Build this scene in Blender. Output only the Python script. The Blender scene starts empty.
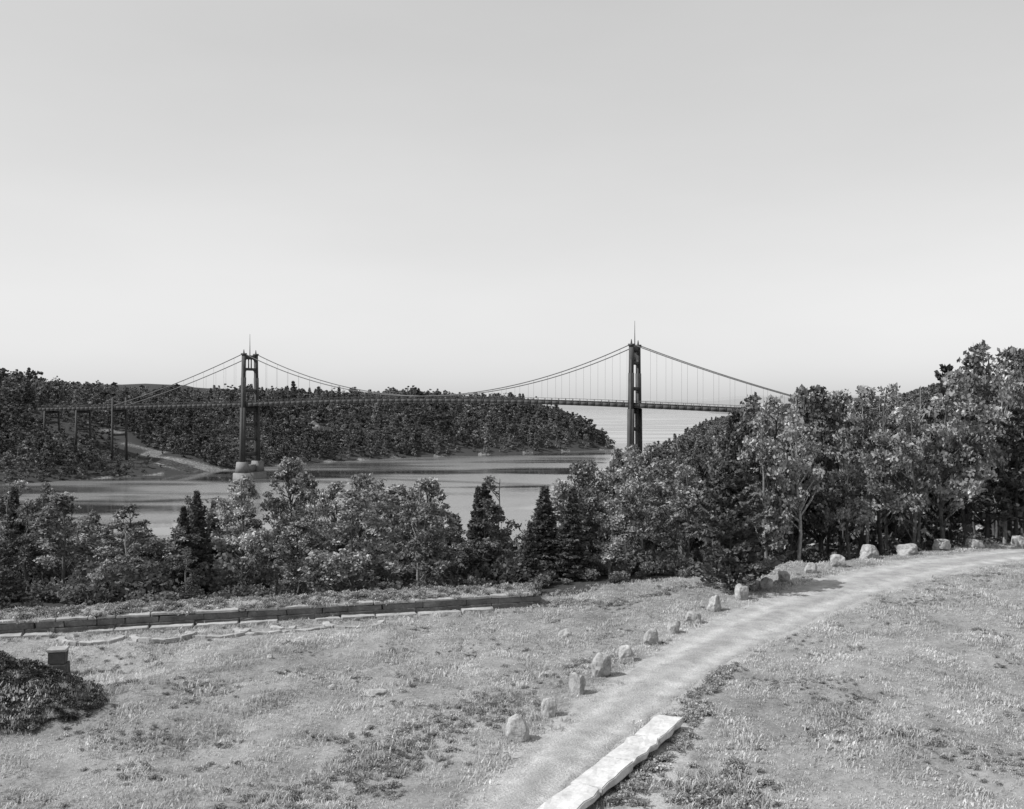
import bpy, math, random
import numpy as np
from mathutils import Vector, noise as mnoise

rng = np.random.default_rng(7)
random.seed(11)
scene = bpy.context.scene
CAMZ = 42.0
F = 1000.0
HY = 400.0

# ------------------------------------------------------------------ helpers
def mesh_from(name, verts, quads, mats=None, midx=None, shade=None, smooth=None):
    verts = np.asarray(verts, dtype=np.float32).reshape(-1, 3)
    quads = np.asarray(quads, dtype=np.int32).reshape(-1, 4)
    me = bpy.data.meshes.new(name)
    me.vertices.add(len(verts)); me.vertices.foreach_set('co', verts.ravel())
    n = len(quads)
    me.loops.add(n * 4); me.loops.foreach_set('vertex_index', quads.ravel())
    me.polygons.add(n)
    me.polygons.foreach_set('loop_start', np.arange(n, dtype=np.int32) * 4)
    me.polygons.foreach_set('loop_total', np.full(n, 4, dtype=np.int32))
    if mats:
        for m in mats: me.materials.append(m)
    if midx is not None:
        me.polygons.foreach_set('material_index', np.asarray(midx, dtype=np.int32))
    if smooth is not None:
        me.polygons.foreach_set('use_smooth', np.full(n, smooth, dtype=bool) if np.isscalar(smooth) else smooth)
    me.update(calc_edges=True)
    if shade is not None:
        a = me.attributes.new('shade', 'FLOAT', 'FACE')
        a.data.foreach_set('value', np.asarray(shade, dtype=np.float32))
    me.validate()
    return me

def add_obj(name, me, parent=None, loc=None, coll=None):
    o = bpy.data.objects.new(name, me)
    (coll or scene.collection).objects.link(o)
    if parent: o.parent = parent
    if loc is not None: o.location = loc
    return o

class Geo:
    def __init__(s): s.v = []; s.q = []; s.m = []; s.sh = []; s.n = 0
    def add(s, v, q, mat=0, shade=1.0):
        v = np.asarray(v, float).reshape(-1, 3); q = np.asarray(q, int).reshape(-1, 4)
        s.v.append(v); s.q.append(q + s.n); s.n += len(v)
        s.m.append(np.full(len(q), mat)); s.sh.append(np.broadcast_to(np.asarray(shade, float), (len(q),)).copy())
    def mesh(s, name, mats, smooth=None):
        return mesh_from(name, np.concatenate(s.v), np.concatenate(s.q), mats,
                         np.concatenate(s.m), np.concatenate(s.sh), smooth)
    def box8(s, c, mat=0, shade=1.0):
        s.add(c, [[3,2,1,0],[4,5,6,7],[0,1,5,4],[1,2,6,5],[2,3,7,6],[3,0,4,7]], mat, shade)
    def tube(s, pts, rad, sides=6, mat=0, shade=1.0):
        pts = np.asarray(pts, float); k = len(pts)
        rad = np.broadcast_to(np.asarray(rad, float), (k,))
        t = np.gradient(pts, axis=0); t /= np.linalg.norm(t, axis=1)[:, None] + 1e-9
        ref = np.where(np.abs(t[:, 2:3]) > .9, np.array([[1., 0, 0]]), np.array([[0, 0, 1.]]))
        a = np.cross(t, ref); a /= np.linalg.norm(a, axis=1)[:, None]
        b = np.cross(t, a)
        an = np.linspace(0, 2*np.pi, sides, endpoint=False)
        v = pts[:, None, :] + rad[:, None, None]*(np.cos(an)[None, :, None]*a[:, None, :] + np.sin(an)[None, :, None]*b[:, None, :])
        q = []
        for i in range(k-1):
            for j in range(sides):
                j2 = (j+1) % sides
                q.append([i*sides+j, i*sides+j2, (i+1)*sides+j2, (i+1)*sides+j])
        s.add(v.reshape(-1, 3), q, mat, shade)

# ------------------------------------------------------------------ materials (neutral greys: black & white photograph)
def new_mat(name):
    m = bpy.data.materials.new(name); m.use_nodes = True
    nt = m.node_tree
    for n in list(nt.nodes): nt.nodes.remove(n)
    out = nt.nodes.new('ShaderNodeOutputMaterial')
    return m, nt, out

def nz(nt, scale, detail=4, rough=.55, vec=None):
    n = nt.nodes.new('ShaderNodeTexNoise'); n.inputs['Scale'].default_value = scale
    n.inputs['Detail'].default_value = detail; n.inputs['Roughness'].default_value = rough
    if vec is not None: nt.links.new(vec, n.inputs['Vector'])
    return n.outputs['Fac']
def mth(nt, op, a, b=None, c=None, clamp=False):
    n = nt.nodes.new('ShaderNodeMath'); n.operation = op; n.use_clamp = clamp
    for i, x in enumerate((a, b, c)):
        if x is None: continue
        if isinstance(x, (int, float)): n.inputs[i].default_value = x
        else: nt.links.new(x, n.inputs[i])
    return n.outputs[0]
def mrange(nt, x, a, b, c, d):
    n = nt.nodes.new('ShaderNodeMapRange')
    nt.links.new(x, n.inputs[0])
    for i, v in zip((1, 2, 3, 4), (a, b, c, d)): n.inputs[i].default_value = v
    return n.outputs[0]
def mixf(nt, f, a, b):
    n = nt.nodes.new('ShaderNodeMix'); n.data_type = 'FLOAT'
    for i, x in ((0, f), (2, a), (3, b)):
        if isinstance(x, (int, float)): n.inputs[i].default_value = x
        else: nt.links.new(x, n.inputs[i])
    return n.outputs[0]
def attr(nt, name):
    n = nt.nodes.new('ShaderNodeAttribute'); n.attribute_name = name
    return n.outputs['Fac']
def pos(nt):
    return nt.nodes.new('ShaderNodeNewGeometry').outputs['Position']
def objco(nt):
    return nt.nodes.new('ShaderNodeTexCoord').outputs['Object']
def princ(nt, out, col, rough=.9, spec=.2, bump=None, bstr=.5, bdist=.05):
    b = nt.nodes.new('ShaderNodeBsdfPrincipled')
    if isinstance(col, (int, float)): b.inputs['Base Color'].default_value = (col, col, col, 1)
    else: nt.links.new(col, b.inputs['Base Color'])
    if isinstance(rough, (int, float)): b.inputs['Roughness'].default_value = rough
    else: nt.links.new(rough, b.inputs['Roughness'])
    b.inputs['Specular IOR Level'].default_value = spec
    if bump is not None:
        bn = nt.nodes.new('ShaderNodeBump'); bn.inputs['Strength'].default_value = bstr
        bn.inputs['Distance'].default_value = bdist
        nt.links.new(bump, bn.inputs['Height']); nt.links.new(bn.outputs[0], b.inputs['Normal'])
    nt.links.new(b.outputs[0], out.inputs[0])
    return b

def leaf_mat(name, base, transl=.35, var=.35, patch=0., pscale=.3):
    m, nt, out = new_mat(name)
    oi = nt.nodes.new('ShaderNodeObjectInfo')
    k = mth(nt, 'MULTIPLY', mrange(nt, oi.outputs['Random'], 0, 1, 1-var, 1+var), base)
    k = mth(nt, 'MULTIPLY', k, attr(nt, 'shade'))
    if patch > 0:   # species / moisture patches over the ground
        pn = nz(nt, pscale, 5, .65, oi.outputs['Location'])
        k = mth(nt, 'MULTIPLY', k, mrange(nt, pn, .32, .68, 1-patch, 1+patch))
    d = nt.nodes.new('ShaderNodeBsdfDiffuse'); t = nt.nodes.new('ShaderNodeBsdfTranslucent')
    nt.links.new(k, d.inputs[0]); nt.links.new(k, t.inputs[0])
    mx = nt.nodes.new('ShaderNodeMixShader'); mx.inputs[0].default_value = transl
    nt.links.new(d.outputs[0], mx.inputs[1]); nt.links.new(t.outputs[0], mx.inputs[2])
    nt.links.new(mx.outputs[0], out.inputs[0])
    return m
M_leaf = leaf_mat('leaf_deciduous', .215, .20, .50)
M_leafd = leaf_mat('leaf_conifer', .085, .2)
M_pine = leaf_mat('leaf_pine', .12, .2, .1)
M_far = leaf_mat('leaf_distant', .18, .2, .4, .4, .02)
M_under = leaf_mat('leaf_undergrowth', .17, .3, .4)
M_grass = leaf_mat('grass_blades', .50, .4, .20, .30, .32)
M_weed = leaf_mat('weed_leaves', .36, .35, .35)

def bark_mat(name):
    m, nt, out = new_mat(name)
    n = nz(nt, 6, 5, .6, objco(nt))
    c = mth(nt, 'MULTIPLY', mrange(nt, n, .3, .7, .6, 1.4), attr(nt, 'shade'))
    princ(nt, out, c, .95, .1, n, .6, .03)
    return m
M_bark = bark_mat('bark')

def stone_mat(name, lo, hi, scale=3, bstr=.6, bd=.04):
    m, nt, out = new_mat(name)
    p = pos(nt)
    n1 = nz(nt, scale, 6, .65, p); n2 = nz(nt, scale*7, 4, .6, p)
    n = mth(nt, 'ADD', mth(nt, 'MULTIPLY', n1, .65), mth(nt, 'MULTIPLY', n2, .35))
    princ(nt, out, mrange(nt, n, .3, .7, lo, hi), .9, .2, n, bstr, bd)
    return m
M_rock = stone_mat('granite_boulder', .12, .48, 2.4)
M_wall = stone_mat('granite_wall', .05, .20, 1.6)
M_cap = stone_mat('pale_granite_slab', .32, .66, 1.5, .6, .04)
M_wcap = stone_mat('weathered_coping', .16, .46, 1.3, .5, .03)
M_conc = stone_mat('pier_concrete', .14, .26, .3)
M_steel = stone_mat('painted_steel', .05, .09, .4, .1)
M_deck = stone_mat('deck_steel', .06, .10, .4, .1)
M_cable = stone_mat('cable_steel', .11, .16, .4, .1)

# ------------------------------------------------------------------ terrain
def seg_poly(X, Y, poly):
    P = np.asarray(poly, float)
    d = np.full(X.shape, 1e9); ins = np.zeros(X.shape, bool)
    for i in range(len(P)):
        x1, y1 = P[i]; x2, y2 = P[(i+1) % len(P)]
        dx, dy = x2-x1, y2-y1
        t = np.clip(((X-x1)*dx+(Y-y1)*dy)/(dx*dx+dy*dy), 0, 1)
        d = np.minimum(d, np.hypot(X-x1-t*dx, Y-y1-t*dy))
        if y1 != y2:
            c = ((y1 > Y) != (y2 > Y)) & (X < dx*(Y-y1)/dy+x1)
            ins ^= c
    return np.where(ins, d, -d)
def line_dist(X, Y, pts):
    P = np.asarray(pts, float); d = np.full(np.shape(X), 1e9)
    for i in range(len(P)-1):
        x1, y1 = P[i]; x2, y2 = P[i+1]; dx, dy = x2-x1, y2-y1
        t = np.clip(((X-x1)*dx+(Y-y1)*dy)/(dx*dx+dy*dy), 0, 1)
        d = np.minimum(d, np.hypot(X-x1-t*dx, Y-y1-t*dy))
    return d
def ss(x): x = np.clip(x, 0, 1); return x*x*(3-2*x)
_wr = np.random.default_rng(3)
_W = [(_wr.uniform(0, 2*np.pi), _wr.uniform(0, 2*np.pi), _wr.uniform(.7, 1.4)) for _ in range(12)]
def wn(X, Y, wl):
    s = 0
    for a, p, k in _W:
        s = s + np.sin((X*np.cos(a)+Y*np.sin(a))*2*np.pi*k/wl+p + 1.3*np.sin((X*np.sin(a*1.7)-Y*np.cos(a*1.7))*2*np.pi*.6/wl+p*2))
    return s/5.0

def g(px, py, drop=11.0):   # bearing survey of the flat meadow (z=31) -> world X,Y
    Y = drop*F/(py-HY); return ((px-512)*Y/F, Y)

NEAR = [(-4000,-3000),(-4000,100),(-400,165),(-100,190),(-20,205),(15,260),(34,350),(52,440),(82,600),(150,900),(290,1500),(900,2600),(6000,3300),(6000,-3000)]
FARB = [(-9000,100),(-1200,300),(-430,430),(-253,494),(-182,583),(-123,677),(-81,724),(10,790),(84,850),(92,880),(88,960),(60,1120),(-20,1400),(-300,2000),(-1200,3200),(-9000,5500)]
ROAD_L = [g(405,870), g(465,809), g(505,765), g(530,742), g(585,700), g(640,662), g(672,643), g(708,622), g(760,601), g(808,582), g(852,570), g(900,561), g(945,555), g(1024,547.5), g(1120,541)]
ROAD_R = [g(505,870), g(552,809), g(595,765), g(624,742), g(676,705), g(714,672), g(745,655), g(784,636), g(836,613), g(884,593), g(930,579), g(968,571), g(1005,564), g(1060,556.5), g(1150,549)]
ROAD_C = [((a[0]+b[0])/2, (a[1]+b[1])/2) for a, b in zip(ROAD_L, ROAD_R)]
ROADPOLY = ROAD_L + ROAD_R[::-1]
WALL_A = np.array([-48., 40.0]); WALL_B = np.array([1.4, 53.2])
PATH = [(3.1, 23.), (3.7, 27.), (5.0, 31.2), (6.3, 34.5)]
PB = np.array(g(671, 715, 10.6)); _pa = np.array(g(556, 809, 10.6)); PA = _pa-(PB-_pa)/np.linalg.norm(PB-_pa)*3.5
def meadow_edge(X):
    return np.interp(X, [-80,-48,1.2,3,8,15.6,23,36,60,120], [32,42,55.2,57.5,60,65,69.5,76,85,95])
MOUND = (-20.4, 35.4); MRX, MRY, MH = 6.3, 3.3, 2.6

def height(X, Y, fine=True):
    X = np.asarray(X, float); Y = np.asarray(Y, float)
    dN = seg_poly(X, Y, NEAR)
    e = dN*.215
    e = np.where(e > 27, 31-4*np.exp(-(e-27)/2.2)*1.0, e)
    e = np.where(dN*.215 > 38, 31, e)
    ed = meadow_edge(X)
    flat = ss((ed+1.5-Y)/2.0)
    hill = 15*ss((X-42)/90)*ss((Y-86)/90)*ss((dN-120)/120) + 1.5*ss((X-15)/30)*ss((Y-80)/20)*ss((dN-110)/60)
    hN = e + hill
    hN = np.where(dN > 30, hN + (1-flat)*wn(X, Y, 40)*.7, hN)
    hN = hN*(1-flat)+31*flat
    dL = seg_poly(X, Y, FARB)
    H = np.interp(X, [-900,-500,-420,-330,-200,-100,0,60], [58,56,52,37,32,31,33,32])
    Wd = np.interp(X, [-200,-60,60], [180,130,95])
    hL = H*ss((dL+8)/Wd) + np.clip(dL, 0, 20)*.18 + ss(dL/120)*wn(X, Y, 260)*3.5 + ss(dL/60)*wn(X,Y,80)*2.2
    far = ss((Y-4600)/500)*(26+10*wn(X, Y, 1500)) + 12*ss((Y-4600)/2000) + ss((X-.17*Y)/500)*ss((Y-2600)/900)*(26+8*wn(X,Y,900))
    far = far + 45*np.exp(-((X-0)/620)**2-((Y-9000)/900)**2) + 40*np.exp(-((X+1500)/1600)**2-((Y-9500)/900)**2)
    h = np.where(dN > 0, hN, np.where(dL > 0, hL, np.where(far > 1.5, far, np.maximum(-6, .25*np.maximum(dN, dL)))))
    if fine:
        near = (Y < 90) & (Y > 5) & (np.abs(X) < 70)
        rd = line_dist(X, Y, ROAD_C)
        k = ss((rd-3.0)/3)*flat*near
        wd = line_dist(X, Y, [WALL_A, WALL_B]); k = k*ss((wd-2.0)/2)
        pd = line_dist(X, Y, [PA, PB]); k = k*ss((pd-1.2)/2)
        b = wn(X, Y, 7)*.15 + wn(X+50, Y, 2.6)*.09 + wn(X, Y+33, 18)*.2
        b = b + .7*np.exp(-(((X-11.6)/2.2)**2+((Y-31.5)/1.2)**2))
        b = b + .45*np.exp(-(((X-20.)/5)**2+((Y-50)/2.0)**2)) + .4*np.exp(-(((X-12.5)/2.5)**2+((Y-38)/1.2)**2))
        h = h + k*b
        r = np.hypot((X-MOUND[0])/MRX, (Y-MOUND[1])/MRY)
        h = h + MH*np.clip(1-r, 0, 1)**.95*(1+.05*wn(X, Y, 2))
    return h
def hz(x, y): return float(height(np.array([x]), np.array([y]))[0])

def axis(lo, hi, step, gr, far_lo, far_hi):
    a = list(np.arange(lo, hi+1e-6, step)); s = step; x = hi
    while x < far_hi: s = s*gr; x += s; a.append(x)
    s = step; x = lo; b = []
    while x > far_lo: s = s*gr; x -= s; b.append(x)
    return np.array(b[::-1]+a)
xs = axis(-42, 50, .45, 1.045, -25000, 25000)
ys = axis(20, 84, .45, 1.035, -2000, 28000)
GX, GY = np.meshgrid(xs, ys)
GZ = height(GX, GY)
nx, ny = len(xs), len(ys)
V = np.stack([GX, GY, GZ], -1).reshape(-1, 3)
ii = np.arange(nx-1)[None, :]+np.arange(ny-1)[:, None]*nx
Q = np.stack([ii, ii+1, ii+nx+1, ii+nx], -1).reshape(-1, 4)

CUT = [(-262, 640), (-228, 612), (-196, 592), (-176, 594)]     # road cut running down the far bank
def far_clear(X, Y):
    w = np.interp(X, [-262, -225, -190, -170], [5, 10, 12, 6])
    a = line_dist(X, Y, CUT)/w
    b = np.where(Y < 605, np.hypot((X+192)/16, (Y-585)/14), 9)
    b2 = ((X+150)/8)**2+((Y-754)/14)**2
    return np.minimum(np.minimum(a, b), b2)
# ground material
m, nt, out = new_mat('ground_mat')
p = pos(nt)
n0 = nz(nt, .14, 4, .6, p); n1 = nz(nt, .9, 5, .65, p); n2 = nz(nt, 9, 5, .7, p)
gr = mth(nt, 'ADD', mth(nt, 'MULTIPLY', n0, .3), mth(nt, 'ADD', mth(nt, 'MULTIPLY', n1, .35), mth(nt, 'MULTIPLY', n2, .35)))
grass = mrange(nt, gr, .39, .61, .13, .32)
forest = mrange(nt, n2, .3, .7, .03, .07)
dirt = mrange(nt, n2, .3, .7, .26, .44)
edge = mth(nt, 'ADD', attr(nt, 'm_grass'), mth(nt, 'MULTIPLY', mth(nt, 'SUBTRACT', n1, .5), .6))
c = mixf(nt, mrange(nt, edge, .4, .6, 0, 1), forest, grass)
de = mth(nt, 'ADD', attr(nt, 'm_dirt'), mth(nt, 'MULTIPLY', mth(nt, 'SUBTRACT', n1, .5), .9))
c = mixf(nt, mrange(nt, de, .4, .7, 0, 1), c, dirt)
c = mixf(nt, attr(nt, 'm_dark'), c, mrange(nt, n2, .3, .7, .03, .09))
c = mixf(nt, attr(nt, 'm_haze'), c, .44)  # distance haze painted into the ground colour, paler with distance
princ(nt, out, c, .95, .08, gr, .9, .15)
M_ground = m
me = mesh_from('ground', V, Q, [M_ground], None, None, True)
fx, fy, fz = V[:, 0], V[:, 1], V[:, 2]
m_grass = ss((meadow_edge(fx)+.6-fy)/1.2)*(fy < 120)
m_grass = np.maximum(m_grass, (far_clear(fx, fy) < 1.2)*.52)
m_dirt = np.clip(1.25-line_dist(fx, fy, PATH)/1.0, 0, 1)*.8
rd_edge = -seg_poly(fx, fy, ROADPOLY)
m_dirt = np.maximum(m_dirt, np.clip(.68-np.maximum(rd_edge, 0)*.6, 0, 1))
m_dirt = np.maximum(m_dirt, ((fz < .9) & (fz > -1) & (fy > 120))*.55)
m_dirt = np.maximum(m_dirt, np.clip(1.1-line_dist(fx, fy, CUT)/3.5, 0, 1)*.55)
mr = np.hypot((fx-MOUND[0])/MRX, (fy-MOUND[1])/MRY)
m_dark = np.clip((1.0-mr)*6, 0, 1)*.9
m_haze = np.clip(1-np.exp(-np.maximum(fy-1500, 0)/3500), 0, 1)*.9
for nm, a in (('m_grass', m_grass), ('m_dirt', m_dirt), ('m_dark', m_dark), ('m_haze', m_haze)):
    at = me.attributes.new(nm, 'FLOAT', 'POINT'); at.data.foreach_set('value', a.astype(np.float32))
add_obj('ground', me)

# ------------------------------------------------------------------ water
m, nt, out = new_mat('river_water')
p = pos(nt)
mp = nt.nodes.new('ShaderNodeMapping'); nt.links.new(p, mp.inputs[0]); mp.inputs['Scale'].default_value = (.005, .016, 1)
mp.inputs['Rotation'].default_value = (0, 0, math.radians(-24))
st = nz(nt, 1.0, 3, .5, mp.outputs[0])
wv = nz(nt, .5, 5, .65, p)
stm = mrange(nt, st, .42, .54, 0, 1)
b = princ(nt, out, mixf(nt, stm, .04, .17), mixf(nt, stm, .03, .24), .9, wv, 1.0, .3)
b.inputs['IOR'].default_value = 1.45
bn = [n for n in nt.nodes if n.type == 'BUMP'][0]
nt.links.new(mixf(nt, stm, .02, .2), bn.inputs['Strength'])
M_water = m
R = 25000
me = mesh_from('river_water', [[-R, 100, 0], [R, 100, 0], [R, 28000, 0], [-R, 28000, 0]], [[0, 1, 2, 3]], [M_water])
add_obj('river_water', me)

# ------------------------------------------------------------------ road
m, nt, out = new_mat('gravel_road_mat')
p = pos(nt)
u = attr(nt, 'across')
rn1 = nz(nt, 1.1, 5, .6, p); rn2 = nz(nt, 14, 4, .7, p)
rut = mth(nt, 'ABSOLUTE', mth(nt, 'SUBTRACT', mth(nt, 'ABSOLUTE', u), .5))
rutw = mrange(nt, rut, 0, .35, 1.10, .84)
c = mth(nt, 'MULTIPLY', mrange(nt, mth(nt, 'ADD', mth(nt, 'MULTIPLY', rn1, .45), mth(nt, 'MULTIPLY', rn2, .55)), .35, .65, .24, .56), rutw)
princ(nt, out, c, .95, .1, mth(nt, 'ADD', rn2, rn1), 1.0, .08)
def smooth_line(P, k):
    P = np.array(P); t = np.linspace(0, 1, len(P)); tt = np.linspace(0, 1, k)
    o = []
    for d in (0, 1):
        c_ = np.interp(tt, t, P[:, d]); ker = np.ones(15)/15
        c_ = np.concatenate([2*c_[0]-c_[7:0:-1], c_, 2*c_[-1]-c_[-2:-9:-1]]); o.append(np.convolve(c_, ker, 'valid'))
    return np.stack(o, -1)
L = smooth_line(ROAD_L, 160); Rr = smooth_line(ROAD_R, 160)
L[:, 0] += wn(L[:, 0], L[:, 1], 4)*.12; Rr[:, 0] += wn(Rr[:, 1], Rr[:, 0], 3)*.15
nu = 13; V = []; A = []
for i in range(160):
    for j in range(nu):
        t = j/(nu-1); q = L[i]*(1-t)+Rr[i]*t; uu = t*2-1
        V.append([q[0], q[1], 31.02 + .05*(1-uu*uu) - (.035 if .3 < abs(uu) < .7 else 0) - (.06 if abs(uu) > .99 else 0)]); A.append(uu)
Q = [[i*nu+j, i*nu+j+1, (i+1)*nu+j+1, (i+1)*nu+j] for i in range(159) for j in range(nu-1)]
me = mesh_from('gravel_road', V, Q, [m], None, None, True)
at = me.attributes.new('across', 'FLOAT', 'POINT'); at.data.foreach_set('value', np.array(A, dtype=np.float32))
add_obj('gravel_road', me)

# ------------------------------------------------------------------ foliage builders
def leaves(G, C, size, shade, r, mat=1, up=.3, elong=1.5, axis_dir=None):
    n = len(C)
    N = r.normal(size=(n, 3)); N[:, 2] += up; N /= np.linalg.norm(N, axis=1)[:, None]
    T = r.normal(size=(n, 3)) if axis_dir is None else axis_dir + r.normal(size=(n, 3))*.35
    T -= (T*N).sum(1)[:, None]*N; T /= np.linalg.norm(T, axis=1)[:, None]+1e-9
    B = np.cross(N, T)
    s = np.broadcast_to(size, (n,))[:, None]
    v = np.stack([C-T*s*elong*.5, C+B*s*.5, C+T*s*elong*.5, C-B*s*.5], 1)
    q = np.arange(n*4).reshape(n, 4)
    G.add(v.reshape(-1, 3), q, mat, shade)

def deciduous(seed, H=10., R=2.8, nc=70, nl=115, ls=(.12, .22), cb=.24, bark=.09, mat=None):
    r = np.random.default_rng(seed); G = Geo()
    k = 9; z = np.linspace(-.4, H*.93, k)
    wx = np.cumsum(r.normal(0, .09, k)); wy = np.cumsum(r.normal(0, .09, k)); wx -= wx[0]; wy -= wy[0]
    tr = np.stack([wx, wy, z], 1); G.tube(tr, np.interp(z, [0, H*.5, H], [.14, .08, .02])*H/10, 7, 0, bark)
    nb = r.integers(6, 9)
    lob = []
    for i in range(nb):
        t = r.uniform(cb+.06, .88); a = r.uniform(0, 6.28); rr = R*r.uniform(.35, .8)
        lob.append((rr*np.cos(a), rr*np.sin(a), t*H, R*r.uniform(.26, .50)))
    lob.append((r.normal(0, .3), r.normal(0, .3), H*.88, R*.28)); lob.append((0, 0, H*.6, R*.55)); lob.append((0, 0, H*(cb+.16), R*.55))
    for i in range(nc):
        lx, ly, lz, lr = lob[r.integers(len(lob))]
        d = r.normal(size=3); d /= np.linalg.norm(d); d *= lr*r.uniform(.45, 1.1)
        d[2] *= 1.25
        c = np.array([lx, ly, lz])+d
        c[2] = np.clip(c[2], H*cb, H*.98)
        tt = c[2]/H
        lim = R*(1.0 if tt < .55 else max(.12, ((1-tt)/.45)**.85))*r.uniform(.85, 1.2)
        rad = np.hypot(c[0], c[1])
        if rad > lim: c[:2] *= lim/rad
        cr = r.uniform(.30, .76)*R/2.8*(1 if tt < .8 else .7)
        zs = max(H*.12, c[2]-rad*.7-r.uniform(.2, 1.2))
        i0 = np.array([np.interp(zs, z, wx), np.interp(zs, z, wy), zs])
        if i % 2 == 0:
            mid = (i0+c)/2+r.normal(0, .12, 3)+[0, 0, -.1]
            G.tube([i0, mid, c], [.045, .028, .012], 4, 0, bark)
        n = int(nl*(cr/.6)**2*r.uniform(.6, 1.15))+3
        dd = r.normal(size=(n, 3)); dd /= np.linalg.norm(dd, axis=1)[:, None]
        dd *= (cr*r.uniform(.1, 1, n)**.6)[:, None]; dd[:, 2] *= .62
        dd += r.normal(0, .08, (n, 3))
        sh = r.uniform(.5, 1.45)*r.uniform(.6, 1.4, n)
        leaves(G, c+dd, r.uniform(ls[0], ls[1], n), sh, r, 1, .5)
    return G.mesh('tree_mesh', [M_bark, mat or M_leaf])

def conifer(seed, H=10., R=2.4, step=.42, dens=30, droop=.25, upturn=.15, base=.08, pw=.85, bark=.06, ns=(.16, .3), mat=None, gap=0., wh=(5, 8)):
    r = np.random.default_rng(seed); G = Geo()
    G.tube([[0, 0, -.4], [0.03, 0, H*.5], [0, 0, H]], [.15*H/10, .09*H/10, .015], 7, 0, bark)
    z = H*base
    while z < H*.985:
        t = (z-H*base)/(H*(1-base))
        nb = r.integers(*wh)
        a0 = r.uniform(0, 6.28); sh0 = r.uniform(.75, 1.2)
        for j in range(nb):
            if r.random() < gap: continue
            Lb = R*(1-t)**pw*r.uniform(.62, 1.12)+.12
            if t < .12: Lb *= .75+t*2
            a = a0+j*6.28/nb+r.uniform(-.3, .3)
            s = np.linspace(0, 1, 5)
            d = np.array([np.cos(a), np.sin(a)])
            pz = z - droop*Lb*s + upturn*Lb*s**3*2 + r.uniform(-.1, .1)
            P = np.stack([d[0]*Lb*s, d[1]*Lb*s, pz], 1)
            G.tube(P, np.linspace(.03, .008, 5), 3, 0, bark)
            n = int(dens*Lb)+4
            u = r.uniform(.12, 1.02, n)**.8
            w = Lb*.26*np.sin(np.pi*np.clip(u, .05, .97))+.07
            lat = r.uniform(-1, 1, n)*w
            C = np.stack([d[0]*Lb*u-d[1]*lat, d[1]*Lb*u+d[0]*lat, np.interp(u, s, pz)+r.normal(0, .05, n)+.03], 1)
            ax = np.stack([d[0]-d[1]*np.sign(lat)*.8, d[1]+d[0]*np.sign(lat)*.8, np.full(n, .25)], 1)
            leaves(G, C, r.uniform(ns[0], ns[1], n), sh0*r.uniform(.6, 1.4, n), r, 1, .8, 1.9, ax)
        z += step*r.uniform(.75, 1.25)*(1-.45*t)
    return G.mesh('conifer_mesh', [M_bark, mat or M_leafd])

DEC = [
 ('maple_tree', deciduous(1, 10, 2.8, 85, 92, (.13, .23), cb=.22)),
 ('oak_tree', deciduous(2, 10, 3.1, 90, 92, (.13, .23), cb=.20)),
 ('birch_tree', deciduous(3, 10, 2.1, 66, 92, (.11, .20), cb=.28, bark=.26)),
 ('ash_tree', deciduous(4, 10, 2.5, 76, 92, (.13, .23), cb=.24, bark=.10)),
 ('poplar_tree', deciduous(5, 10, 1.8, 66, 92, (.11, .20), cb=.20, bark=.18)),
 ('elm_tree', deciduous(6, 10, 2.6, 74, 92, (.13, .23), cb=.26, bark=.10)),
 ('beech_tree', deciduous(8, 10, 2.3, 80, 92, (.12, .21), cb=.14, bark=.14)),
 ('birch_tree', deciduous(9, 10, 1.9, 60, 92, (.11, .20), cb=.34, bark=.30)),
]
PINE = conifer(11, 7, 3.2, .50, 46, -.05, .14, .05, .72, ns=(.12, .22), gap=.12, mat=M_pine)
SPRUCE = conifer(12, 10, 2.1, .40, 30, .35, .12, .05, .95, gap=.08)
SPRUCE2 = conifer(13, 10, 2.4, .5, 30, .22, .15, .08, .8, gap=.15)
WPINE = conifer(14, 10, 3.0, .85, 44, .02, .16, .22, .55, gap=.25)

def put_tree(nm, me, X, Y, h, native=10., w=1.0, rz=None):
    o = add_obj(nm, me, loc=(X, Y, hz(X, Y)-.05))
    s = h/native
    o.scale = (s*w, s*w, s); o.rotation_euler = (random.uniform(-.04, .04), random.uniform(-.04, .04), random.uniform(0, 6.28) if rz is None else rz)
    return o

SKX = [-80, 0, 45, 80, 110, 150, 200, 235, 290, 330, 380, 430, 470, 505, 530, 555, 600, 640, 680, 720, 750, 800, 850, 900, 940, 965, 1000, 1024, 1120]
SKY_ = [472, 476, 478, 498, 502, 494, 490, 472, 450, 462, 462, 470, 476, 470, 492, 468, 446, 438, 422, 410, 394, 378, 380, 372, 360, 346, 330, 334, 320]
def sky_y(px): return float(np.interp(px, SKX, SKY_))
def top_h(px, Y, X, dy):
    zt = CAMZ-(sky_y(px)+dy-HY)*Y/F
    return zt-hz(X, Y)

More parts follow.
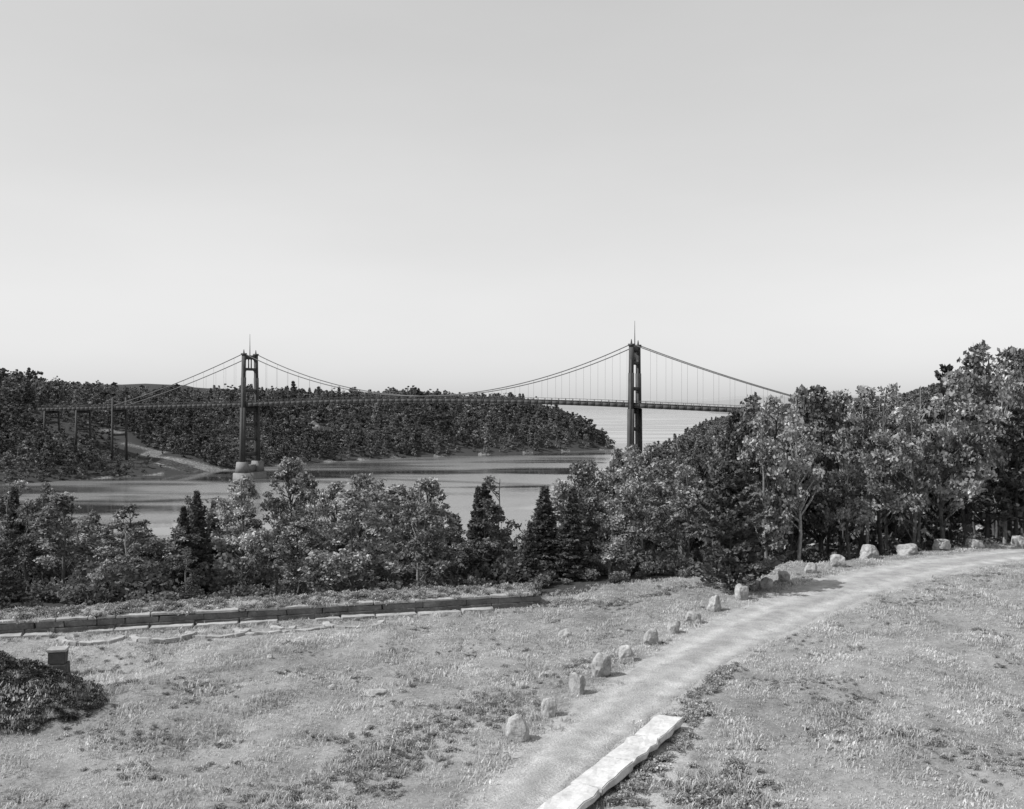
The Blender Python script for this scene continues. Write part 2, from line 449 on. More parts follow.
def edgeY_at(px):
    Y = 60.
    for _ in range(20): Y = float(meadow_edge((px-512)*Y/F))
    return Y
def row(px0, px1, off, sp, dlo, dhi, pcon, hmin=2.5, hmax=18, wlo=.85, whi=1.1, dec=None):
    px = px0+random.uniform(0, 15)
    while px < px1:
        Y = edgeY_at(px)+off+random.uniform(-1.6, 1.6)*(1+off/20)
        X = (px-512)*Y/F
        if abs(px-731) < 26 and off < 3:      # keep room round the lone pine
            px += 12; continue
        con = random.random() < pcon
        h = top_h(px, Y, X, random.uniform(dlo, dhi)-(8 if con else 0))
        h = min(max(h, hmin), hmax)
        if con:
            nm, me_ = random.choice([('spruce_tree', SPRUCE), ('fir_tree', SPRUCE2), ('white_pine_tree', WPINE)])
            put_tree(nm, me_, X, Y, h, 10, random.uniform(.75, 1.0)*min(1.3, max(.8, 8/h)))
        else:
            nm, me_ = random.choice(dec or DEC)
            put_tree(nm, me_, X, Y, h, 10, random.uniform(wlo, whi)*min(1.5, max(.75, (9/h)**.6)))
        px += sp*F/Y*random.uniform(.6, 1.4)
# left slope below the wall
row(-60, 548, 4.0, 4.4, 20, 85, .14, 2.5)
row(-60, 560, 9, 3.4, 0, 36, .12, wlo=.85, whi=1.2)
row(-70, 560, 17, 3.6, -3, 20, .12, wlo=.9, whi=1.25, dec=DEC[:4]+DEC[5:7])
row(-70, 560, 29, 4.4, 4, 24, .12, wlo=1.0, whi=1.3)
# right grove
row(560, 700, 2.5, 3.6, 25, 70, .08, 2.5)
row(552, 770, 7, 3.2, 2, 38, .08)
row(765, 1120, 3.0, 3.4, 0, 50, .08, wlo=.85, whi=1.15, dec=[DEC[0]]+DEC[2:])
row(560, 1120, 10, 3.5, -3, 28, .08, wlo=.85, whi=1.1)
row(560, 1120, 19, 4.4, 4, 38, .10)
row(600, 1120, 31, 5.5, 14, 42, .1)
# singled-out trees
X, Y = g(731, 589); put_tree('pine_tree', PINE, X, Y, 7.6, 7, 1.0, .7)
X, Y = (1016-512)*.078, 78.; put_tree('white_pine_tree', WPINE, X, Y, 11.0, 10, 1.1)
for px_, yt, Y in ((200, 488, 60), (186, 504, 58), (18, 484, 62), (478, 484, 64)):
    X = (px_-512)*Y/F; put_tree('spruce_tree', SPRUCE, X, Y, CAMZ-(yt-HY)*Y/F-hz(X, Y), 10, .9)
for px_, yt, Y in ((40, 480, 62), (292, 452, 72), (612, 444, 74), (632, 440, 78), (648, 438, 82), (625, 446, 86), (590, 456, 70), (985, 338, 86), (1010, 336, 92), (820, 380, 80), (880, 374, 82), (780, 386, 78), (748, 398, 80), (762, 390, 84), (738, 404, 78), (842, 384, 88), (860, 380, 86), (800, 382, 90)):
    X = (px_-512)*Y/F; nm, me_ = random.choice([DEC[0], DEC[1], DEC[3], DEC[5]]); put_tree(nm, me_, X, Y, CAMZ-(yt-HY)*Y/F-hz(X, Y), 10, .88)

# ------------------------------------------------------------------ scatter with geometry nodes
def scatter(name, pts, scl, protos, tilt=.08):
    n = len(pts); perm = rng.permutation(n)
    pts = np.asarray(pts)[perm]; scl = np.asarray(scl)[perm]
    me = bpy.data.meshes.new(name); me.vertices.add(n); me.vertices.foreach_set('co', pts.astype(np.float32).ravel())
    a = me.attributes.new('scl', 'FLOAT_VECTOR', 'POINT')
    if scl.ndim == 1: scl = np.stack([scl*rng.uniform(.85, 1.25, n), scl*rng.uniform(.85, 1.25, n), scl], 1)
    a.data.foreach_set('vector', scl.astype(np.float32).ravel())
    a = me.attributes.new('rotv', 'FLOAT_VECTOR', 'POINT')
    rv = np.stack([rng.normal(0, tilt, n), rng.normal(0, tilt, n), rng.uniform(0, 6.28, n)], 1)
    a.data.foreach_set('vector', rv.astype(np.float32).ravel())
    o = add_obj(name, me)
    col = bpy.data.collections.new(name+'_parts')
    for i, pm in enumerate(protos):
        po = bpy.data.objects.new(name+'_part_%d' % i, pm); col.objects.link(po)
    ng = bpy.data.node_groups.new(name+'_nodes', 'GeometryNodeTree')
    ng.interface.new_socket('Geometry', in_out='INPUT', socket_type='NodeSocketGeometry')
    ng.interface.new_socket('Geometry', in_out='OUTPUT', socket_type='NodeSocketGeometry')
    gi = ng.nodes.new('NodeGroupInput'); go = ng.nodes.new('NodeGroupOutput')
    ip = ng.nodes.new('GeometryNodeInstanceOnPoints')
    ci = ng.nodes.new('GeometryNodeCollectionInfo'); ci.inputs['Collection'].default_value = col
    ci.inputs['Separate Children'].default_value = True; ci.inputs['Reset Children'].default_value = True
    ip.inputs['Pick Instance'].default_value = True
    na = ng.nodes.new('GeometryNodeInputNamedAttribute'); na.data_type = 'FLOAT_VECTOR'; na.inputs['Name'].default_value = 'scl'
    nb = ng.nodes.new('GeometryNodeInputNamedAttribute'); nb.data_type = 'FLOAT_VECTOR'; nb.inputs['Name'].default_value = 'rotv'
    ng.links.new(gi.outputs[0], ip.inputs['Points']); ng.links.new(ci.outputs[0], ip.inputs['Instance'])
    ng.links.new(na.outputs['Attribute'], ip.inputs['Scale']); ng.links.new(nb.outputs['Attribute'], ip.inputs['Rotation'])
    ng.links.new(ip.outputs[0], go.inputs[0])
    md = o.modifiers.new('scatter', 'NODES'); md.node_group = ng
    return o

def jgrid(x0, x1, y0, y1, sp):
    a, b = np.meshgrid(np.arange(x0, x1, sp), np.arange(y0, y1, sp))
    a = a.ravel()+rng.uniform(-.5, .5, a.size)*sp; b = b.ravel()+rng.uniform(-.5, .5, b.size)*sp
    return a, b

# distant forest
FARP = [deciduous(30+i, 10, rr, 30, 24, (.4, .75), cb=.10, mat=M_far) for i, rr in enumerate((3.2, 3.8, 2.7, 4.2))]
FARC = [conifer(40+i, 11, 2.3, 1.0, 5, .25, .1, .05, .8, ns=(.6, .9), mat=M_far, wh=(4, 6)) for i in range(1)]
X, Y = jgrid(-700, 110, 420, 1400, 6.5)
dL = seg_poly(X, Y, FARB); H = height(X, Y, False)
k = (dL > 1.5) & (far_clear(X, Y) > 1+rng.normal(0, .2, X.size)) & (np.abs(X) < .62*Y+20) & (dL < 330)
X, Y, H, dL = X[k], Y[k], H[k], dL[k]
s = np.clip(rng.lognormal(-.05, .28, X.size), .45, 1.6)*np.interp(dL, [0, 25], [.65, 1.0])*(1+.22*wn(X, Y, 60))
low = (line_dist(X, Y, CUT) < 42) & (Y < np.interp(X, [-262, -176], [638, 594]))
s = np.where(low, s*.5, s)
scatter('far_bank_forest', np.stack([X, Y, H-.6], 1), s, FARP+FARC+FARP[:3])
X, Y = jgrid(-140, 520, 100, 1500, 6.5)
dN = seg_poly(X, Y, NEAR); H = height(X, Y, False)
px = 512+X/Y*F
k = (dN > 3) & (Y > 112) & (px > -60) & (px < 1100) & (dN < 400)
X, Y, H, px, dN = X[k], Y[k], H[k], px[k], dN[k]
zt = CAMZ-(np.interp(px, SKX, SKY_)+22-HY)*Y/F
zt = np.where((Y > 400) & (px < 730), CAMZ-(np.interp(px, [560, 640, 650, 700, 730], [470, 440, 428, 414, 408])-HY)*Y/F, zt)
lim = np.maximum(zt-H, 0)/10
s = rng.uniform(.75, 1.3, X.size)
s = np.minimum(s*1.1, lim*rng.uniform(.8, 1, X.size))
s = np.where(px < 560, np.minimum(rng.uniform(.6, 1.1, X.size), np.maximum(lim, .35)), s)
k = s > .3
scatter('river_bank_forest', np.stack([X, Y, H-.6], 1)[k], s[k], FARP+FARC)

# undergrowth
def shrub(seed, R=1.0, H=1.0, n=420, ls=(.07, .15), mat=M_leaf):
    r = np.random.default_rng(seed); G = Geo()
    for i in range(7):
        a = r.uniform(0, 6.28); rr = R*r.uniform(.1, .6); c = np.array([rr*np.cos(a), rr*np.sin(a), H*r.uniform(.3, .7)])
        G.tube([[0, 0, -.1], c*.6, c], [.02, .015, .006], 3, 0, .07)
        m_ = n//7
        d = r.normal(size=(m_, 3)); d /= np.linalg.norm(d, axis=1)[:, None]; d *= (r.uniform(.2, 1, m_)**.5)[:, None]*[R*.45, R*.45, H*.38]
        C = c+d; C[:, 2] = np.maximum(C[:, 2], .02)
        leaves(G, C, r.uniform(ls[0], ls[1], m_), r.uniform(.6, 1.2)*r.uniform(.7, 1.3, m_), r, 1, .5)
    return G.mesh('shrub_mesh', [M_bark, mat])
SHR = [shrub(60+i, mat=M_under) for i in range(3)]
X, Y = jgrid(-60, 75, 44, 125, 1.3)
ed = meadow_edge(X)
k = (Y > ed+1.0+np.where(X > 12, 1.5, 0)) & (np.abs(X) < .56*Y+3)
k &= rng.random(X.size) < np.interp(Y-ed, [0, 3, 20, 60], [.9, .7, .4, .25])*np.where(X > 16, .7, 1)
X, Y = X[k], Y[k]
s = rng.uniform(.6, 1.6, X.size)*np.interp(Y-meadow_edge(X), [1, 5], [.5, 1.25])*np.where(X > 16, .8, 1)
scatter('undergrowth', np.stack([X, Y, height(X, Y)-.05], 1), s, SHR)

# grass
def tuft(seed, n=22, h=.16, spread=.13, w=.011, bend=.5):
    r = np.random.default_rng(seed); G = Geo(); vs = []
    for i in range(n):
        a = r.uniform(0, 6.28); rr = spread*r.uniform(0, 1)**.5
        b = np.array([rr*np.cos(a), rr*np.sin(a), -.02]); a2 = r.uniform(0, 6.28)
        hh = h*r.uniform(.5, 1.2); ln = hh*r.uniform(.1, bend)*1.6
        tip = b+[np.cos(a2)*ln, np.sin(a2)*ln, hh]; sd = np.array([-np.sin(a2), np.cos(a2), 0])*w*r.uniform(.6, 1.4)
        mid = (b+tip)/2+[0, 0, hh*.18]
        vs += [b-sd, b+sd, mid+sd*.9, mid-sd*.9, mid-sd*.9, mid+sd*.9, tip+sd*.15, tip-sd*.15]
    G.add(vs, np.arange(n*8).reshape(-1, 4), 0, r.uniform(.7, 1.25, n*2))
    return G.mesh('tuft_mesh', [M_grass])
TUFT = [tuft(70+i, 20, hh, .17, .012) for i, hh in enumerate((.06, .08, .13, .07))]
X, Y = jgrid(-48, 48, 23, 84, .205)
ed = meadow_edge(X)
rd = -seg_poly(X, Y, ROADPOLY)
wdir = (WALL_B-WALL_A)/np.linalg.norm(WALL_B-WALL_A); wnrm = np.array([-wdir[1], wdir[0]])
wd = (X-WALL_A[0])*wnrm[0]+(Y-WALL_A[1])*wnrm[1]
onwall = (wd > -.05) & (wd < 1.9) & (X < WALL_B[0]+.3)
pw_ = line_dist(X, Y, [PA, PB])
pth = line_dist(X, Y, PATH)
dens = np.clip(.86+.24*wn(X, Y, 5)+.24*wn(X+9, Y, 1.7), .3, 1)
k = (Y < ed+1.2) & (np.abs(X) < .54*Y+1) & ((rd > .1) | ((rd > -.4) & (rng.random(X.size) < .22))) & (~onwall) & (pw_ > .6) & (rng.random(X.size) < dens)
k &= (pth > .8) | (rng.random(X.size) < .15)
X, Y, rd = X[k], Y[k], rd[k]
s = rng.uniform(.5, 1.3, X.size)*np.clip(1+.5*wn(X, Y+20, 4), .5, 2.2)
scatter('meadow_grass', np.stack([X, Y, height(X, Y)], 1), s, TUFT, .15)
# weeds
WEED = [shrub(80+i, .34, .18, 130, (.03, .065), M_weed) for i in range(4)]
TALL = [tuft(90, 40, .30, .2, .010, .6), tuft(91, 30, .24, .2, .010, .7)]+WEED[:1]
def wpoints(pts, w, n, s0, s1):
    pts = np.array(pts); seg = np.linalg.norm(np.diff(pts, axis=0), axis=1); cs = np.concatenate([[0], np.cumsum(seg)])
    t = rng.uniform(0, cs[-1], n)
    x = np.interp(t, cs, pts[:, 0])+rng.normal(0, w, n); y = np.interp(t, cs, pts[:, 1])+rng.normal(0, w, n)
    ok = (seg_poly(x, y, ROADPOLY) < -.15) & (line_dist(x, y, [PA, PB]) > .62)
    return np.stack([x, y, height(x, y)], 1)[ok], rng.uniform(s0, s1, n)[ok]
def weedset(name, specs, protos):
    P, S = zip(*[wpoints(*s_) for s_ in specs])
    scatter(name, np.concatenate(P), np.concatenate(S), protos, .1)
sp = [([g(250, 815), g(330, 785), g(400, 757)], .8, 140, .3, .9), ([g(380, 757), g(455, 722), g(500, 704)], .7, 170, .3, .9),
 ([g(500, 712), g(530, 692), g(600, 655)], .4, 60, .3, .7),
 ([g(612, 806), g(645, 772), g(680, 735), g(700, 705)], .28, 180, .4, 1.2),
 ([g(675, 703), g(700, 692), g(730, 668)], .2, 100, .4, 1.2),
 ([g(820, 745), g(870, 728), g(915, 745)], .7, 200, .3, .8), ([g(700, 805), g(725, 780), g(755, 812)], .5, 100, .5, 1.3),
 ([g(940, 765), g(1010, 760)], .9, 60, .3, .7), ([g(800, 690), g(860, 700)], 1.0, 60, .3, .6),
 ([g(170, 692), g(240, 690)], .5, 60, .3, .6), ([g(110, 745), g(165, 740)], .5, 60, .3, .6),
 ([g(900, 605), g(960, 600)], .7, 70, .4, .8), ([g(890, 612), g(930, 606)], .5, 30, .4, .8),
 ([g(540, 606), g(620, 601), g(700, 586)], .4, 130, .5, 1.2)]
for _ in range(170):
    c0 = (rng.uniform(-22, 32), rng.uniform(27, 64))
    if c0[1] < meadow_edge(c0[0])-2: sp.append(([c0, (c0[0]+rng.uniform(-1.5, 1.5), c0[1]+.4)], rng.uniform(.15, .6), 11, .2, .7))
weedset('meadow_weeds', sp, WEED)
sp = [([g(690, 800), g(720, 778), g(750, 809)], .35, 70, .6, 1.3), ([g(600, 806), g(640, 768), g(680, 735)], .2, 60, .5, 1.0),
      ([g(300, 800), g(380, 762)], .8, 60, .5, 1.0), ([g(0, 740), g(60, 716), g(125, 690)], .3, 60, .4, .8),
      ([WALL_A-wnrm*.9, WALL_B-wnrm*.9], .2, 360, .3, .8), ([g(400,760), g(520,700)], .7, 70, .4, .8)]
weedset('tall_grass', sp, TALL)
M_mound = leaf_mat('mound_leaves', .085, .2, .6)
MW = [shrub(95+i, .34, .2, 120, (.03, .07), M_mound) for i in range(3)]
n = 1900; a = rng.uniform(0, 6.28, n); rr = rng.uniform(0, 1, n)**.5*(.98+.10*wn(np.cos(a)*3, np.sin(a)*3, 2.5))
x = MOUND[0]+MRX*rr*np.cos(a); y = MOUND[1]+MRY*rr*np.sin(a)
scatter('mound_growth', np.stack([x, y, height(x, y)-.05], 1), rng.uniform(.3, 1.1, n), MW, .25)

# ------------------------------------------------------------------ boulders along the road
import bmesh
def rock_mesh(seed, w, d, h, box=.55):
    bm = bmesh.new(); bmesh.ops.create_icosphere(bm, subdivisions=4, radius=1)
    off = Vector((seed*7.3, seed*3.1, seed*1.7))
    rr_ = random.Random(seed)
    planes = []
    for _ in range(9):
        v_ = Vector((rr_.gauss(0, 1), rr_.gauss(0, 1), rr_.gauss(.2, .8))).normalized(); planes.append((v_, rr_.uniform(.78, 1.0)))
    for v in bm.verts:
        c = v.co.copy(); mx = max(abs(c.x), abs(c.y), abs(c.z))
        b_ = c/mx; c = c.lerp(b_, box)
        for pn, pd_ in planes:
            e_ = c.dot(pn)-pd_
            if e_ > 0: c -= pn*e_*.92
        nrm = v.co.normalized()
        c += nrm*(mnoise.noise(nrm*1.1+off)*.2+mnoise.noise(nrm*2.7+off)*.10+mnoise.noise(nrm*8+off)*.04)
        tp = 1-.14*(c.z+1)/2*(1+.5*math.sin(seed))
        v.co = Vector((c.x*w/2*tp*1.15, c.y*d/2*tp*1.15, (c.z*.60+.42)*h))
    me = bpy.data.meshes.new('roadside_boulder'); bm.to_mesh(me); bm.free()
    me.materials.append(M_rock)
    return me
ST = [(518,742,22,21),(548,717,16,15),(577,695,14,18),(602,678,18,20),(626,662,13,13),(651,646,13,14),(674,634,12,11),(694,624,14,10),(715,612,13,13),(741,601,12,13),(766,590,12,10),(784,583,10,10),(811,574,11,9),(838,568,14,11),(869,560,16,12),(907,555,19,9),(942,551,14,10),(975,549,14,8),(1018,547.5,11,10)]
for i, (px, py, w, h) in enumerate(ST):
    X, Y = g(px, py-h*.12)
    W = w*Y/F*1.05; Hh = h*Y/F*1.1
    o = add_obj('roadside_boulder', rock_mesh(i+1, W, W*.85, Hh, .35+.4*((i*37) % 10)/10), loc=(X, Y, hz(X, Y)+.01))
    o.rotation_euler = (random.uniform(-.1, .1), random.uniform(-.1, .1), random.uniform(-.6, .6))
for i, (px, py, w, h) in enumerate([(565,634,14,7),(375,690,24,5),(332,688,7,5),(158,661,8,4),(270,664,6,4),(455,668,6,4),(505,655,8,4),(985,700,8,4)]):
    X, Y = g(px, py)
    o = add_obj('field_stone', rock_mesh(40+i, w*Y/F, w*Y/F*.8, h*Y/F*1.2, .3), loc=(X, Y, hz(X, Y)-.04))

# ------------------------------------------------------------------ parapet of pale granite slabs beside the road
par = bpy.data.objects.new('stone_parapet', None); scene.collection.objects.link(par)
def block(name, L_, W_, H_, mat, parent, loc, rz, bev=.03, jit=.012, seed=0, rough=.02):
    bm = bmesh.new(); bmesh.ops.create_cube(bm, size=1)
    for v in bm.verts: v.co = Vector((v.co.x*L_, v.co.y*W_, (v.co.z+.5)*H_)) + Vector((random.gauss(0, jit), random.gauss(0, jit), random.gauss(0, jit)))
    bmesh.ops.bevel(bm, geom=bm.edges[:], offset=bev, segments=2, affect='EDGES')
    bmesh.ops.triangulate(bm, faces=[f for f in bm.faces if len(f.verts) > 4])
    bmesh.ops.subdivide_edges(bm, edges=[e for e in bm.edges if e.calc_length() > .25], cuts=4, use_grid_fill=True)
    off = Vector((seed*3.7, 1.3*seed, 0))
    for v in bm.verts: v.co += Vector((mnoise.noise(v.co*3+off), mnoise.noise(v.co*3.2-off), mnoise.noise(v.co*2.5+off*2)*.6))*rough
    me = bpy.data.meshes.new(name); bm.to_mesh(me); bm.free(); me.materials.append(mat)
    o = add_obj(name, me, parent, loc); o.rotation_euler = (0, 0, rz); return o
dv = PB-PA; Lt = np.linalg.norm(dv); dv = dv/Lt; rz = math.atan2(dv[1], dv[0]); s = 0; i = 0
while s < Lt-.3:
    l = min(random.uniform(1.8, 2.8), Lt-s)
    if Lt-s-l < .8: l = Lt-s
    c_ = PA+dv*(s+l/2)
    block('foundation_block_%d' % i, l-.01, .70, .30, M_wall, par, (c_[0], c_[1], 30.85), rz, .02, .006, i+20)
    block('coping_slab_%d' % i, l-.015, .93+random.uniform(-.03, .03), .22, M_cap, par, (c_[0], c_[1], 31.155+random.uniform(-.006, .006)), rz+random.uniform(-.005, .005), .025, .012, i, .09)
    s += l; i += 1

# ------------------------------------------------------------------ long low fort wall
fw = bpy.data.objects.new('fort_wall', None); scene.collection.objects.link(fw)
Lw = np.linalg.norm(WALL_B-WALL_A); rzw = math.atan2(wdir[1], wdir[0])
s = 0; i = 0
while s < Lw-.2:
    l = min(random.uniform(1.2, 2.4), Lw-s); c_ = WALL_A+wdir*(s+l/2)
    block('wall_course_%d' % i, l-.02, .5, .30, M_wall, fw, (c_[0]+wnrm[0]*.3, c_[1]+wnrm[1]*.3, 30.95), rzw, .02, .012, i, .05)
    block('upper_course_%d' % i, l-.03, .46, .28, M_wall, fw, (c_[0]+wnrm[0]*.34+wdir[0]*.4, c_[1]+wnrm[1]*.34+wdir[1]*.4, 31.26), rzw, .02, .012, i+31, .05)
    block('coping_%d' % i, l-.03, .5, .12, M_wcap, fw, (c_[0]+wnrm[0]*.36, c_[1]+wnrm[1]*.36, 31.55+random.uniform(-.02, .02)), rzw+random.uniform(-.01, .01), .02, .01, i+5, .05)
    if random.random() < .85:
        block('footing_%d' % i, l*.95, .5, .16, M_wcap, fw, (c_[0]-wnrm[0]*.40, c_[1]-wnrm[1]*.40, 30.99+random.uniform(-.03, .02)), rzw+random.uniform(-.03, .03), .02, .015, i+9, .06)
    s += l; i += 1
RP = [(.5, 0.0), (.58, .60), (.78, .80), (1.1, .94), (1.7, .94), (2.3, .65), (3.2, .1), (4.2, -1.2)]
def rampart():
    n = 110
    V = []
    for a in range(n+1):
        s_ = a/n*(Lw+.6); tp = ss(np.array((Lw+.6-s_)/2.2)).item()
        for (u_, z_) in RP:
            c_ = WALL_A+wdir*s_+wnrm*(u_*(.35+.65*tp) + .08*float(wn(s_, u_*3, 3)))
            V.append([c_[0], c_[1], 30.9+z_*(.45+.55*tp)+.05*float(wn(s_, u_, 3.2))*(z_ > .1)])
    m_ = len(RP)
    return mesh_from('rampart', V, [[a*m_+b, (a+1)*m_+b, (a+1)*m_+b+1, a*m_+b+1] for a in range(n) for b in range(m_-1)], [M_ground], None, None, True)
me = rampart()
at = me.attributes.new('m_grass', 'FLOAT', 'POINT'); at.data.foreach_set('value', np.ones(len(me.vertices), dtype=np.float32))
add_obj('grass_rampart', me, fw)
n = 5600; s_ = rng.uniform(0, Lw, n); u_ = rng.uniform(.1, 2.5, n)
zz = 30.9+np.interp(u_, [.1, .62, .78, 1.1, 1.7, 2.3, 3.2], [.76, .77, .80, .94, .94, .65, .1])
keep = (u_ > .62) | (wn(s_, u_*2, 3) > .1)
pp = np.stack([WALL_A[0]+wdir[0]*s_+wnrm[0]*u_, WALL_A[1]+wdir[1]*s_+wnrm[1]*u_, zz-.02], 1)[keep]
scatter('rampart_grass', pp, rng.uniform(.5, 1.4, len(pp)), TUFT+WEED[:1], .2)
for px, py in [(88, 641), (160, 638), (215, 635), (262, 632), (300, 629), (352, 626)]:
    X, Y = g(px, py); gp = bpy.data.objects.new('gun_platform', None); scene.collection.objects.link(gp); gp.location = (X, Y, hz(X, Y)-.06)
    for j in range(7):
        a = math.pi+(j+.5)*math.pi/7+.1
        block('arc_slab_%d' % j, .62, .3, .2, M_wcap, gp, (math.cos(a)*1.35, .5+math.sin(a)*1.1, random.uniform(-.04, .02)), a+math.pi/2, .02, .02, j, .05)

# ------------------------------------------------------------------ stone vent block
X, Y = g(58, 667); cb = bpy.data.objects.new('stone_vent', None); scene.collection.objects.link(cb); cb.location = (X, Y, hz(X, Y)-.05)
M_dark = stone_mat('dark_granite', .05, .11, 2)
block('base', .80, .7, .52, M_dark, cb, (0, 0, 0), .2, .03, .015, 1)
block('shaft', .66, .58, .52, M_dark, cb, (0, 0, .522), .2, .03, .015, 2)
block('cap', .76, .68, .1, M_wcap, cb, (0, 0, 1.045), .2, .02, .01, 3)
block('step', .6, .5, .42, M_wall, cb, (-.8, -.1, 0), .2, .03, .02, 4)
block('low_step', .5, .5, .2, M_wcap, cb, (-1.35, -.1, 0), .3, .03, .02, 5)

# ------------------------------------------------------------------ suspension bridge
TL = np.array([-141., 538.]); TR = np.array([55., 448.]); LB = np.linalg.norm(TR-TL); e = (TR-TL)/LB; nn = np.array([-e[1], e[0]])
bridge = bpy.data.objects.new('suspension_bridge', None); scene.collection.objects.link(bridge)
def PW(s, u, z): q = TL+e*s+nn*u; return [q[0], q[1], z]
def dz(s):
    u = s/LB-.5; a = abs(u)
    d = 9*a*a if a < .5 else 2.25+(a-.5)*(9 if u > 0 else 4.5)
    return 42.3-d
def bx(G, s0, s1, u0, u1, z0, z1, mat=0, s0t=None, s1t=None, u0t=None, u1t=None):
    s0t = s0 if s0t is None else s0t; s1t = s1 if s1t is None else s1t; u0t = u0 if u0t is None else u0t; u1t = u1 if u1t is None else u1t
    G.box8([PW(s0,u0,z0),PW(s1,u0,z0),PW(s1,u1,z0),PW(s0,u1,z0),PW(s0t,u0t,z1),PW(s1t,u0t,z1),PW(s1t,u1t,z1),PW(s0t,u1t,z1)], mat)
def tower(name, s):
    G = Geo()
    def uo(z): return np.interp(z, [8, 66], [6.3, 4.9])
    for sg in (-1, 1):
        for za, zb, hs, hu in [(9, 38, 1.45, .8), (38, 54, 1.2, .65), (54, 66, 1.0, .6)]:
            ua, ub = sg*uo(za), sg*uo(zb)
            bx(G, s-hs, s+hs, ua-hu, ua+hu, za, zb, 0, u0t=ub-hu*.96, u1t=ub+hu*.96)
        bx(G, s-.45, s+.45, sg*uo(9)-1.05, sg*uo(9)+1.05, 9, 60, 0, u0t=sg*uo(60)-.8, u1t=sg*uo(60)+.8)
        bx(G, s-1.3, s+1.3, sg*4.9-.9, sg*4.9+.9, 66, 67, 0)
        G.tube([PW(s, sg*4.9, 67), PW(s, sg*4.9, 69)], [.45, .15], 8, 0)
    for z, hh in [(64.9, 1.1), (58.5, .7), (47, .8), (37.2, 1.3), (29, .8), (21, .8), (13, 1.0)]:
        w = uo(z)-.6
        bx(G, s-.6, s+.6, -w, w, z-hh, z+hh)
        for sg in (-1, 1):
            bx(G, s-.5, s+.5, sg*w-.1, sg*w+.1, z-hh-1.2, z-hh-.002, 0, u0t=min(sg*w, sg*(w-1.2)), u1t=max(sg*w, sg*(w-1.2)))
    for u_ in (-1.1, 1.1):
        bx(G, s-.3, s+.3, u_-.18, u_+.18, 59.202, 63.79)
    G.tube([PW(s, 0, 66), PW(s, 0, 72), PW(s, 0, 77.5)], [.28, .16, .08], 6, 0)
    bx(G, s-4.6, s+4.6, -9, 9, -6, 3.2, 1, s-4.2, s+4.2, -8.6, 8.6)
    for sg in (-1, 1):
        bx(G, s-3, s+3, sg*6.1-2.5, sg*6.1+2.5, 3.2, 9, 1, s-2.4, s+2.4, sg*6.2-1.9, sg*6.2+1.9)
    bx(G, s-1.4, s+1.4, -3.5, 3.5, 3.2, 7.2, 1)
    add_obj(name, G.mesh(name, [M_steel, M_conc]), bridge)
tower('tower', 0); tower('tower_2', LB)
G = Geo(); s_all = np.arange(-.72*LB, 1.62*LB, 3.5)
for a, b_ in zip(s_all[:-1], s_all[1:]):
    za, zb = dz(a), dz(b_)
    def seg(u0, u1, l, h_):
        G.box8([PW(a,u0,za+l),PW(b_,u0,zb+l),PW(b_,u1,zb+l),PW(a,u1,za+l),PW(a,u0,za+h_),PW(b_,u0,zb+h_),PW(b_,u1,zb+h_),PW(a,u1,za+h_)], 0)
    seg(-4.4, 4.4, -.35, 0.0)
    for sg in (-1, 1):
        seg(sg*4.75-.1, sg*4.75+.1, -1.35, .55)
        seg(sg*4.75-.28, sg*4.75+.28, -1.5, -1.352); seg(sg*4.75-.28, sg*4.75+.28, .552, .68)
        seg(sg*4.75-.05, sg*4.75+.05, 1.45, 1.55)
        bx(G, a-.08, a+.08, sg*4.75-.08, sg*4.75+.08, za+.68, za+1.45)
        bx(G, a-.1, a+.1, sg*5.0-.12, sg*5.0+.12, za-1.35, za+.55)
    bx(G, a-.15, a+.15, -4.6, 4.6, za-1.25, za-.352)
add_obj('deck', G.mesh('deck', [M_deck]), bridge)
def cz(s):
    t = s/LB
    if 0 <= t <= 1: return 43.9+(66.9-43.9)*(2*t-1)**2
    q = -t if t < 0 else t-1; q = q/.4375
    end = dz(-.4375*LB if t < 0 else 1.4375*LB)+.6
    return 66.9+(end-66.9)*q-3.2*4*q*(1-q)*.5
G = Geo()
for sg in (-1, 1):
    ss_ = np.linspace(-.4375*LB, 1.4375*LB, 161)
    ss_ = np.sort(np.concatenate([ss_, [0, LB]]))
    G.tube([PW(x, sg*4.9, cz(x)) for x in ss_], .23, 6)
add_obj('main_cables', G.mesh('main_cables', [M_cable]), bridge)
G = Geo()
for sg in (-1, 1):
    for x in np.arange(-.42*LB, 1.43*LB, 7.0):
        if cz(x)-dz(x) > 1.2 and min(abs(x), abs(x-LB)) > 2: G.tube([PW(x, sg*4.9, dz(x)+.5), PW(x+.01, sg*4.9, cz(x))], .04, 4)
add_obj('suspenders', G.mesh('suspenders', [M_cable]), bridge)
G = Geo()
for x, ht in ((-.4375*LB, 7), (-.57*LB, 0), (-.69*LB, 0), (1.4375*LB, 0), (1.6*LB, 0)):
    for sg in (-1, 1):
        gx, gy, _ = PW(x, sg*4.9, 0); z0 = min(hz(gx, gy), 30)-1
        bx(G, x-.6, x+.6, sg*5.4-.5, sg*5.4+.5, z0, dz(x)-1.51+ht, 0, x-.4, x+.4, sg*4.95-.4, sg*4.95+.4)
    bx(G, x-.3, x+.3, -4.7, 4.7, dz(x)-3.2, dz(x)-1.6)
    if dz(x)-z0 > 14: bx(G, x-.3, x+.3, -5, 5, (z0+dz(x))/2-.6, (z0+dz(x))/2+.6)
add_obj('approach_bents', G.mesh('approach_bents', [M_steel]), bridge)
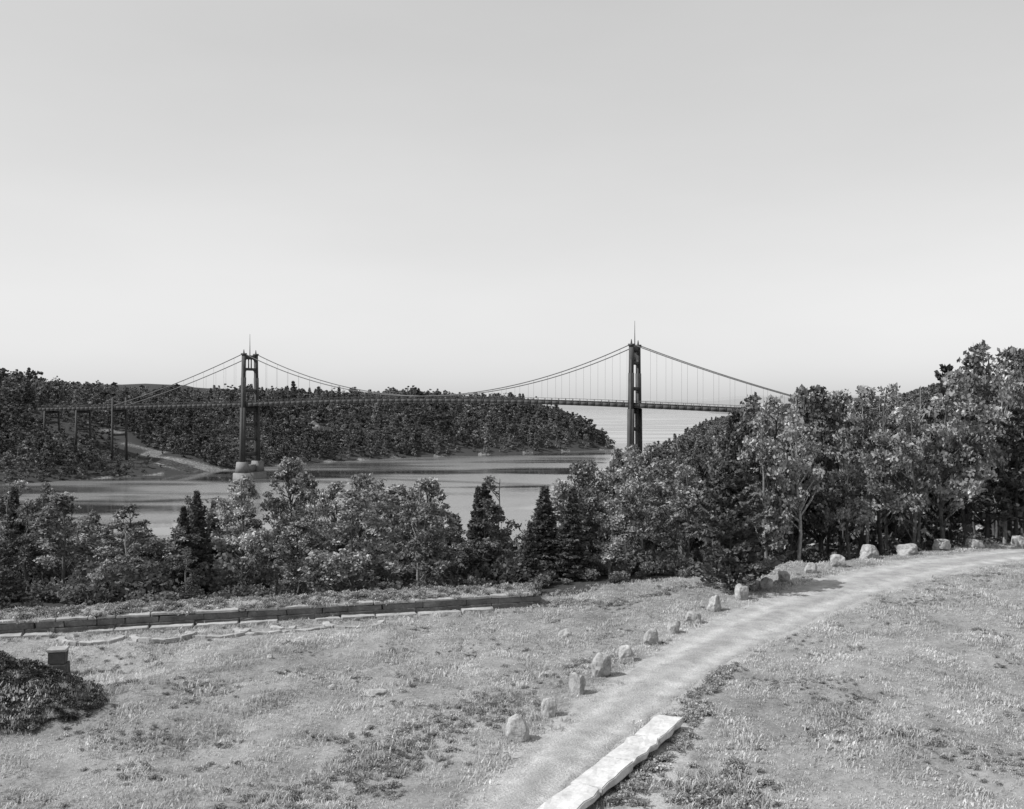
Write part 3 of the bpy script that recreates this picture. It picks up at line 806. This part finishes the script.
def house(name, X, Y, w, d, h, rz_):
    G = Geo(); z = hz(X, Y)-.5
    G.box8([[-w/2,-d/2,0],[w/2,-d/2,0],[w/2,d/2,0],[-w/2,d/2,0],[-w/2,-d/2,h],[w/2,-d/2,h],[w/2,d/2,h],[-w/2,d/2,h]], 0)
    o_ = .4; r_ = h+w*.38
    G.add([[-w/2-o_,-d/2-o_,h-.1],[0,-d/2-o_,r_],[0,d/2+o_,r_],[-w/2-o_,d/2+o_,h-.1]], [[0,1,2,3]], 1)
    G.add([[w/2+o_,-d/2-o_,h-.1],[0,-d/2-o_,r_],[0,d/2+o_,r_],[w/2+o_,d/2+o_,h-.1]], [[0,1,2,3]], 1)
    G.add([[-w/2,-d/2,h],[w/2,-d/2,h],[.01,-d/2,r_-.1],[-.01,-d/2,r_-.1]], [[0,1,2,3]], 0)
    for x in (-w*.25, w*.25): G.add([[x-.4,-d/2-.02,1.2],[x+.4,-d/2-.02,1.2],[x+.4,-d/2-.02,2.4],[x-.4,-d/2-.02,2.4]], [[0,1,2,3]], 2)
    o = add_obj(name, G.mesh(name, [M_cap, M_wall, M_dark])); o.location = (X, Y, z); o.rotation_euler = (0, 0, rz_)
house('wooden_house', -150, 757, 8, 10, 4, .3)

# ------------------------------------------------------------------ light, sky, camera
EL, AZ = math.radians(47), math.radians(-105)
sd = Vector((math.sin(AZ)*math.cos(EL), math.cos(AZ)*math.cos(EL), math.sin(EL)))
sl = bpy.data.lights.new('sun', 'SUN'); sl.energy = 5; sl.angle = math.radians(.5); sl.color = (1, 1, 1)
so = bpy.data.objects.new('sun', sl); scene.collection.objects.link(so); so.rotation_euler = sd.to_track_quat('Z', 'Y').to_euler()
w = bpy.data.worlds.new('World'); scene.world = w; w.use_nodes = True; nt = w.node_tree
bg = nt.nodes['Background']
sk = nt.nodes.new('ShaderNodeTexSky'); sk.sky_type = 'NISHITA'; sk.sun_disc = False; sk.sun_elevation = EL; sk.sun_rotation = AZ
sk.air_density = 1.0; sk.dust_density = 1.2
bw = nt.nodes.new('ShaderNodeRGBToBW'); nt.links.new(sk.outputs[0], bw.inputs[0])
tc = nt.nodes.new('ShaderNodeTexCoord'); mp = nt.nodes.new('ShaderNodeMapping'); nt.links.new(tc.outputs['Generated'], mp.inputs[0])
mp.inputs['Scale'].default_value = (1.2, 1.2, 4)
cl = nz(nt, 1.6, 5, .5, mp.outputs[0])
v = mth(nt, 'MULTIPLY', mth(nt, 'POWER', bw.outputs[0], .41), 4.4)
v = mth(nt, 'MULTIPLY', v, mrange(nt, cl, .3, .7, .96, 1.04))
nt.links.new(v, bg.inputs[0]); bg.inputs[1].default_value = .1

cam = bpy.data.cameras.new('camera'); co = bpy.data.objects.new('camera', cam); scene.collection.objects.link(co)
co.location = (0, 0, CAMZ); co.rotation_euler = (math.radians(90), 0, 0)
cam.sensor_width = 36; cam.lens = 36*F/1024; cam.shift_y = -(404.5-HY)/1024
cam.clip_start = .5; cam.clip_end = 60000
scene.camera = co
scene.view_settings.view_transform = 'Standard'; scene.view_settings.look = 'None'
scene.view_settings.exposure = 0; scene.view_settings.gamma = 1
print('objects', len(bpy.data.objects))
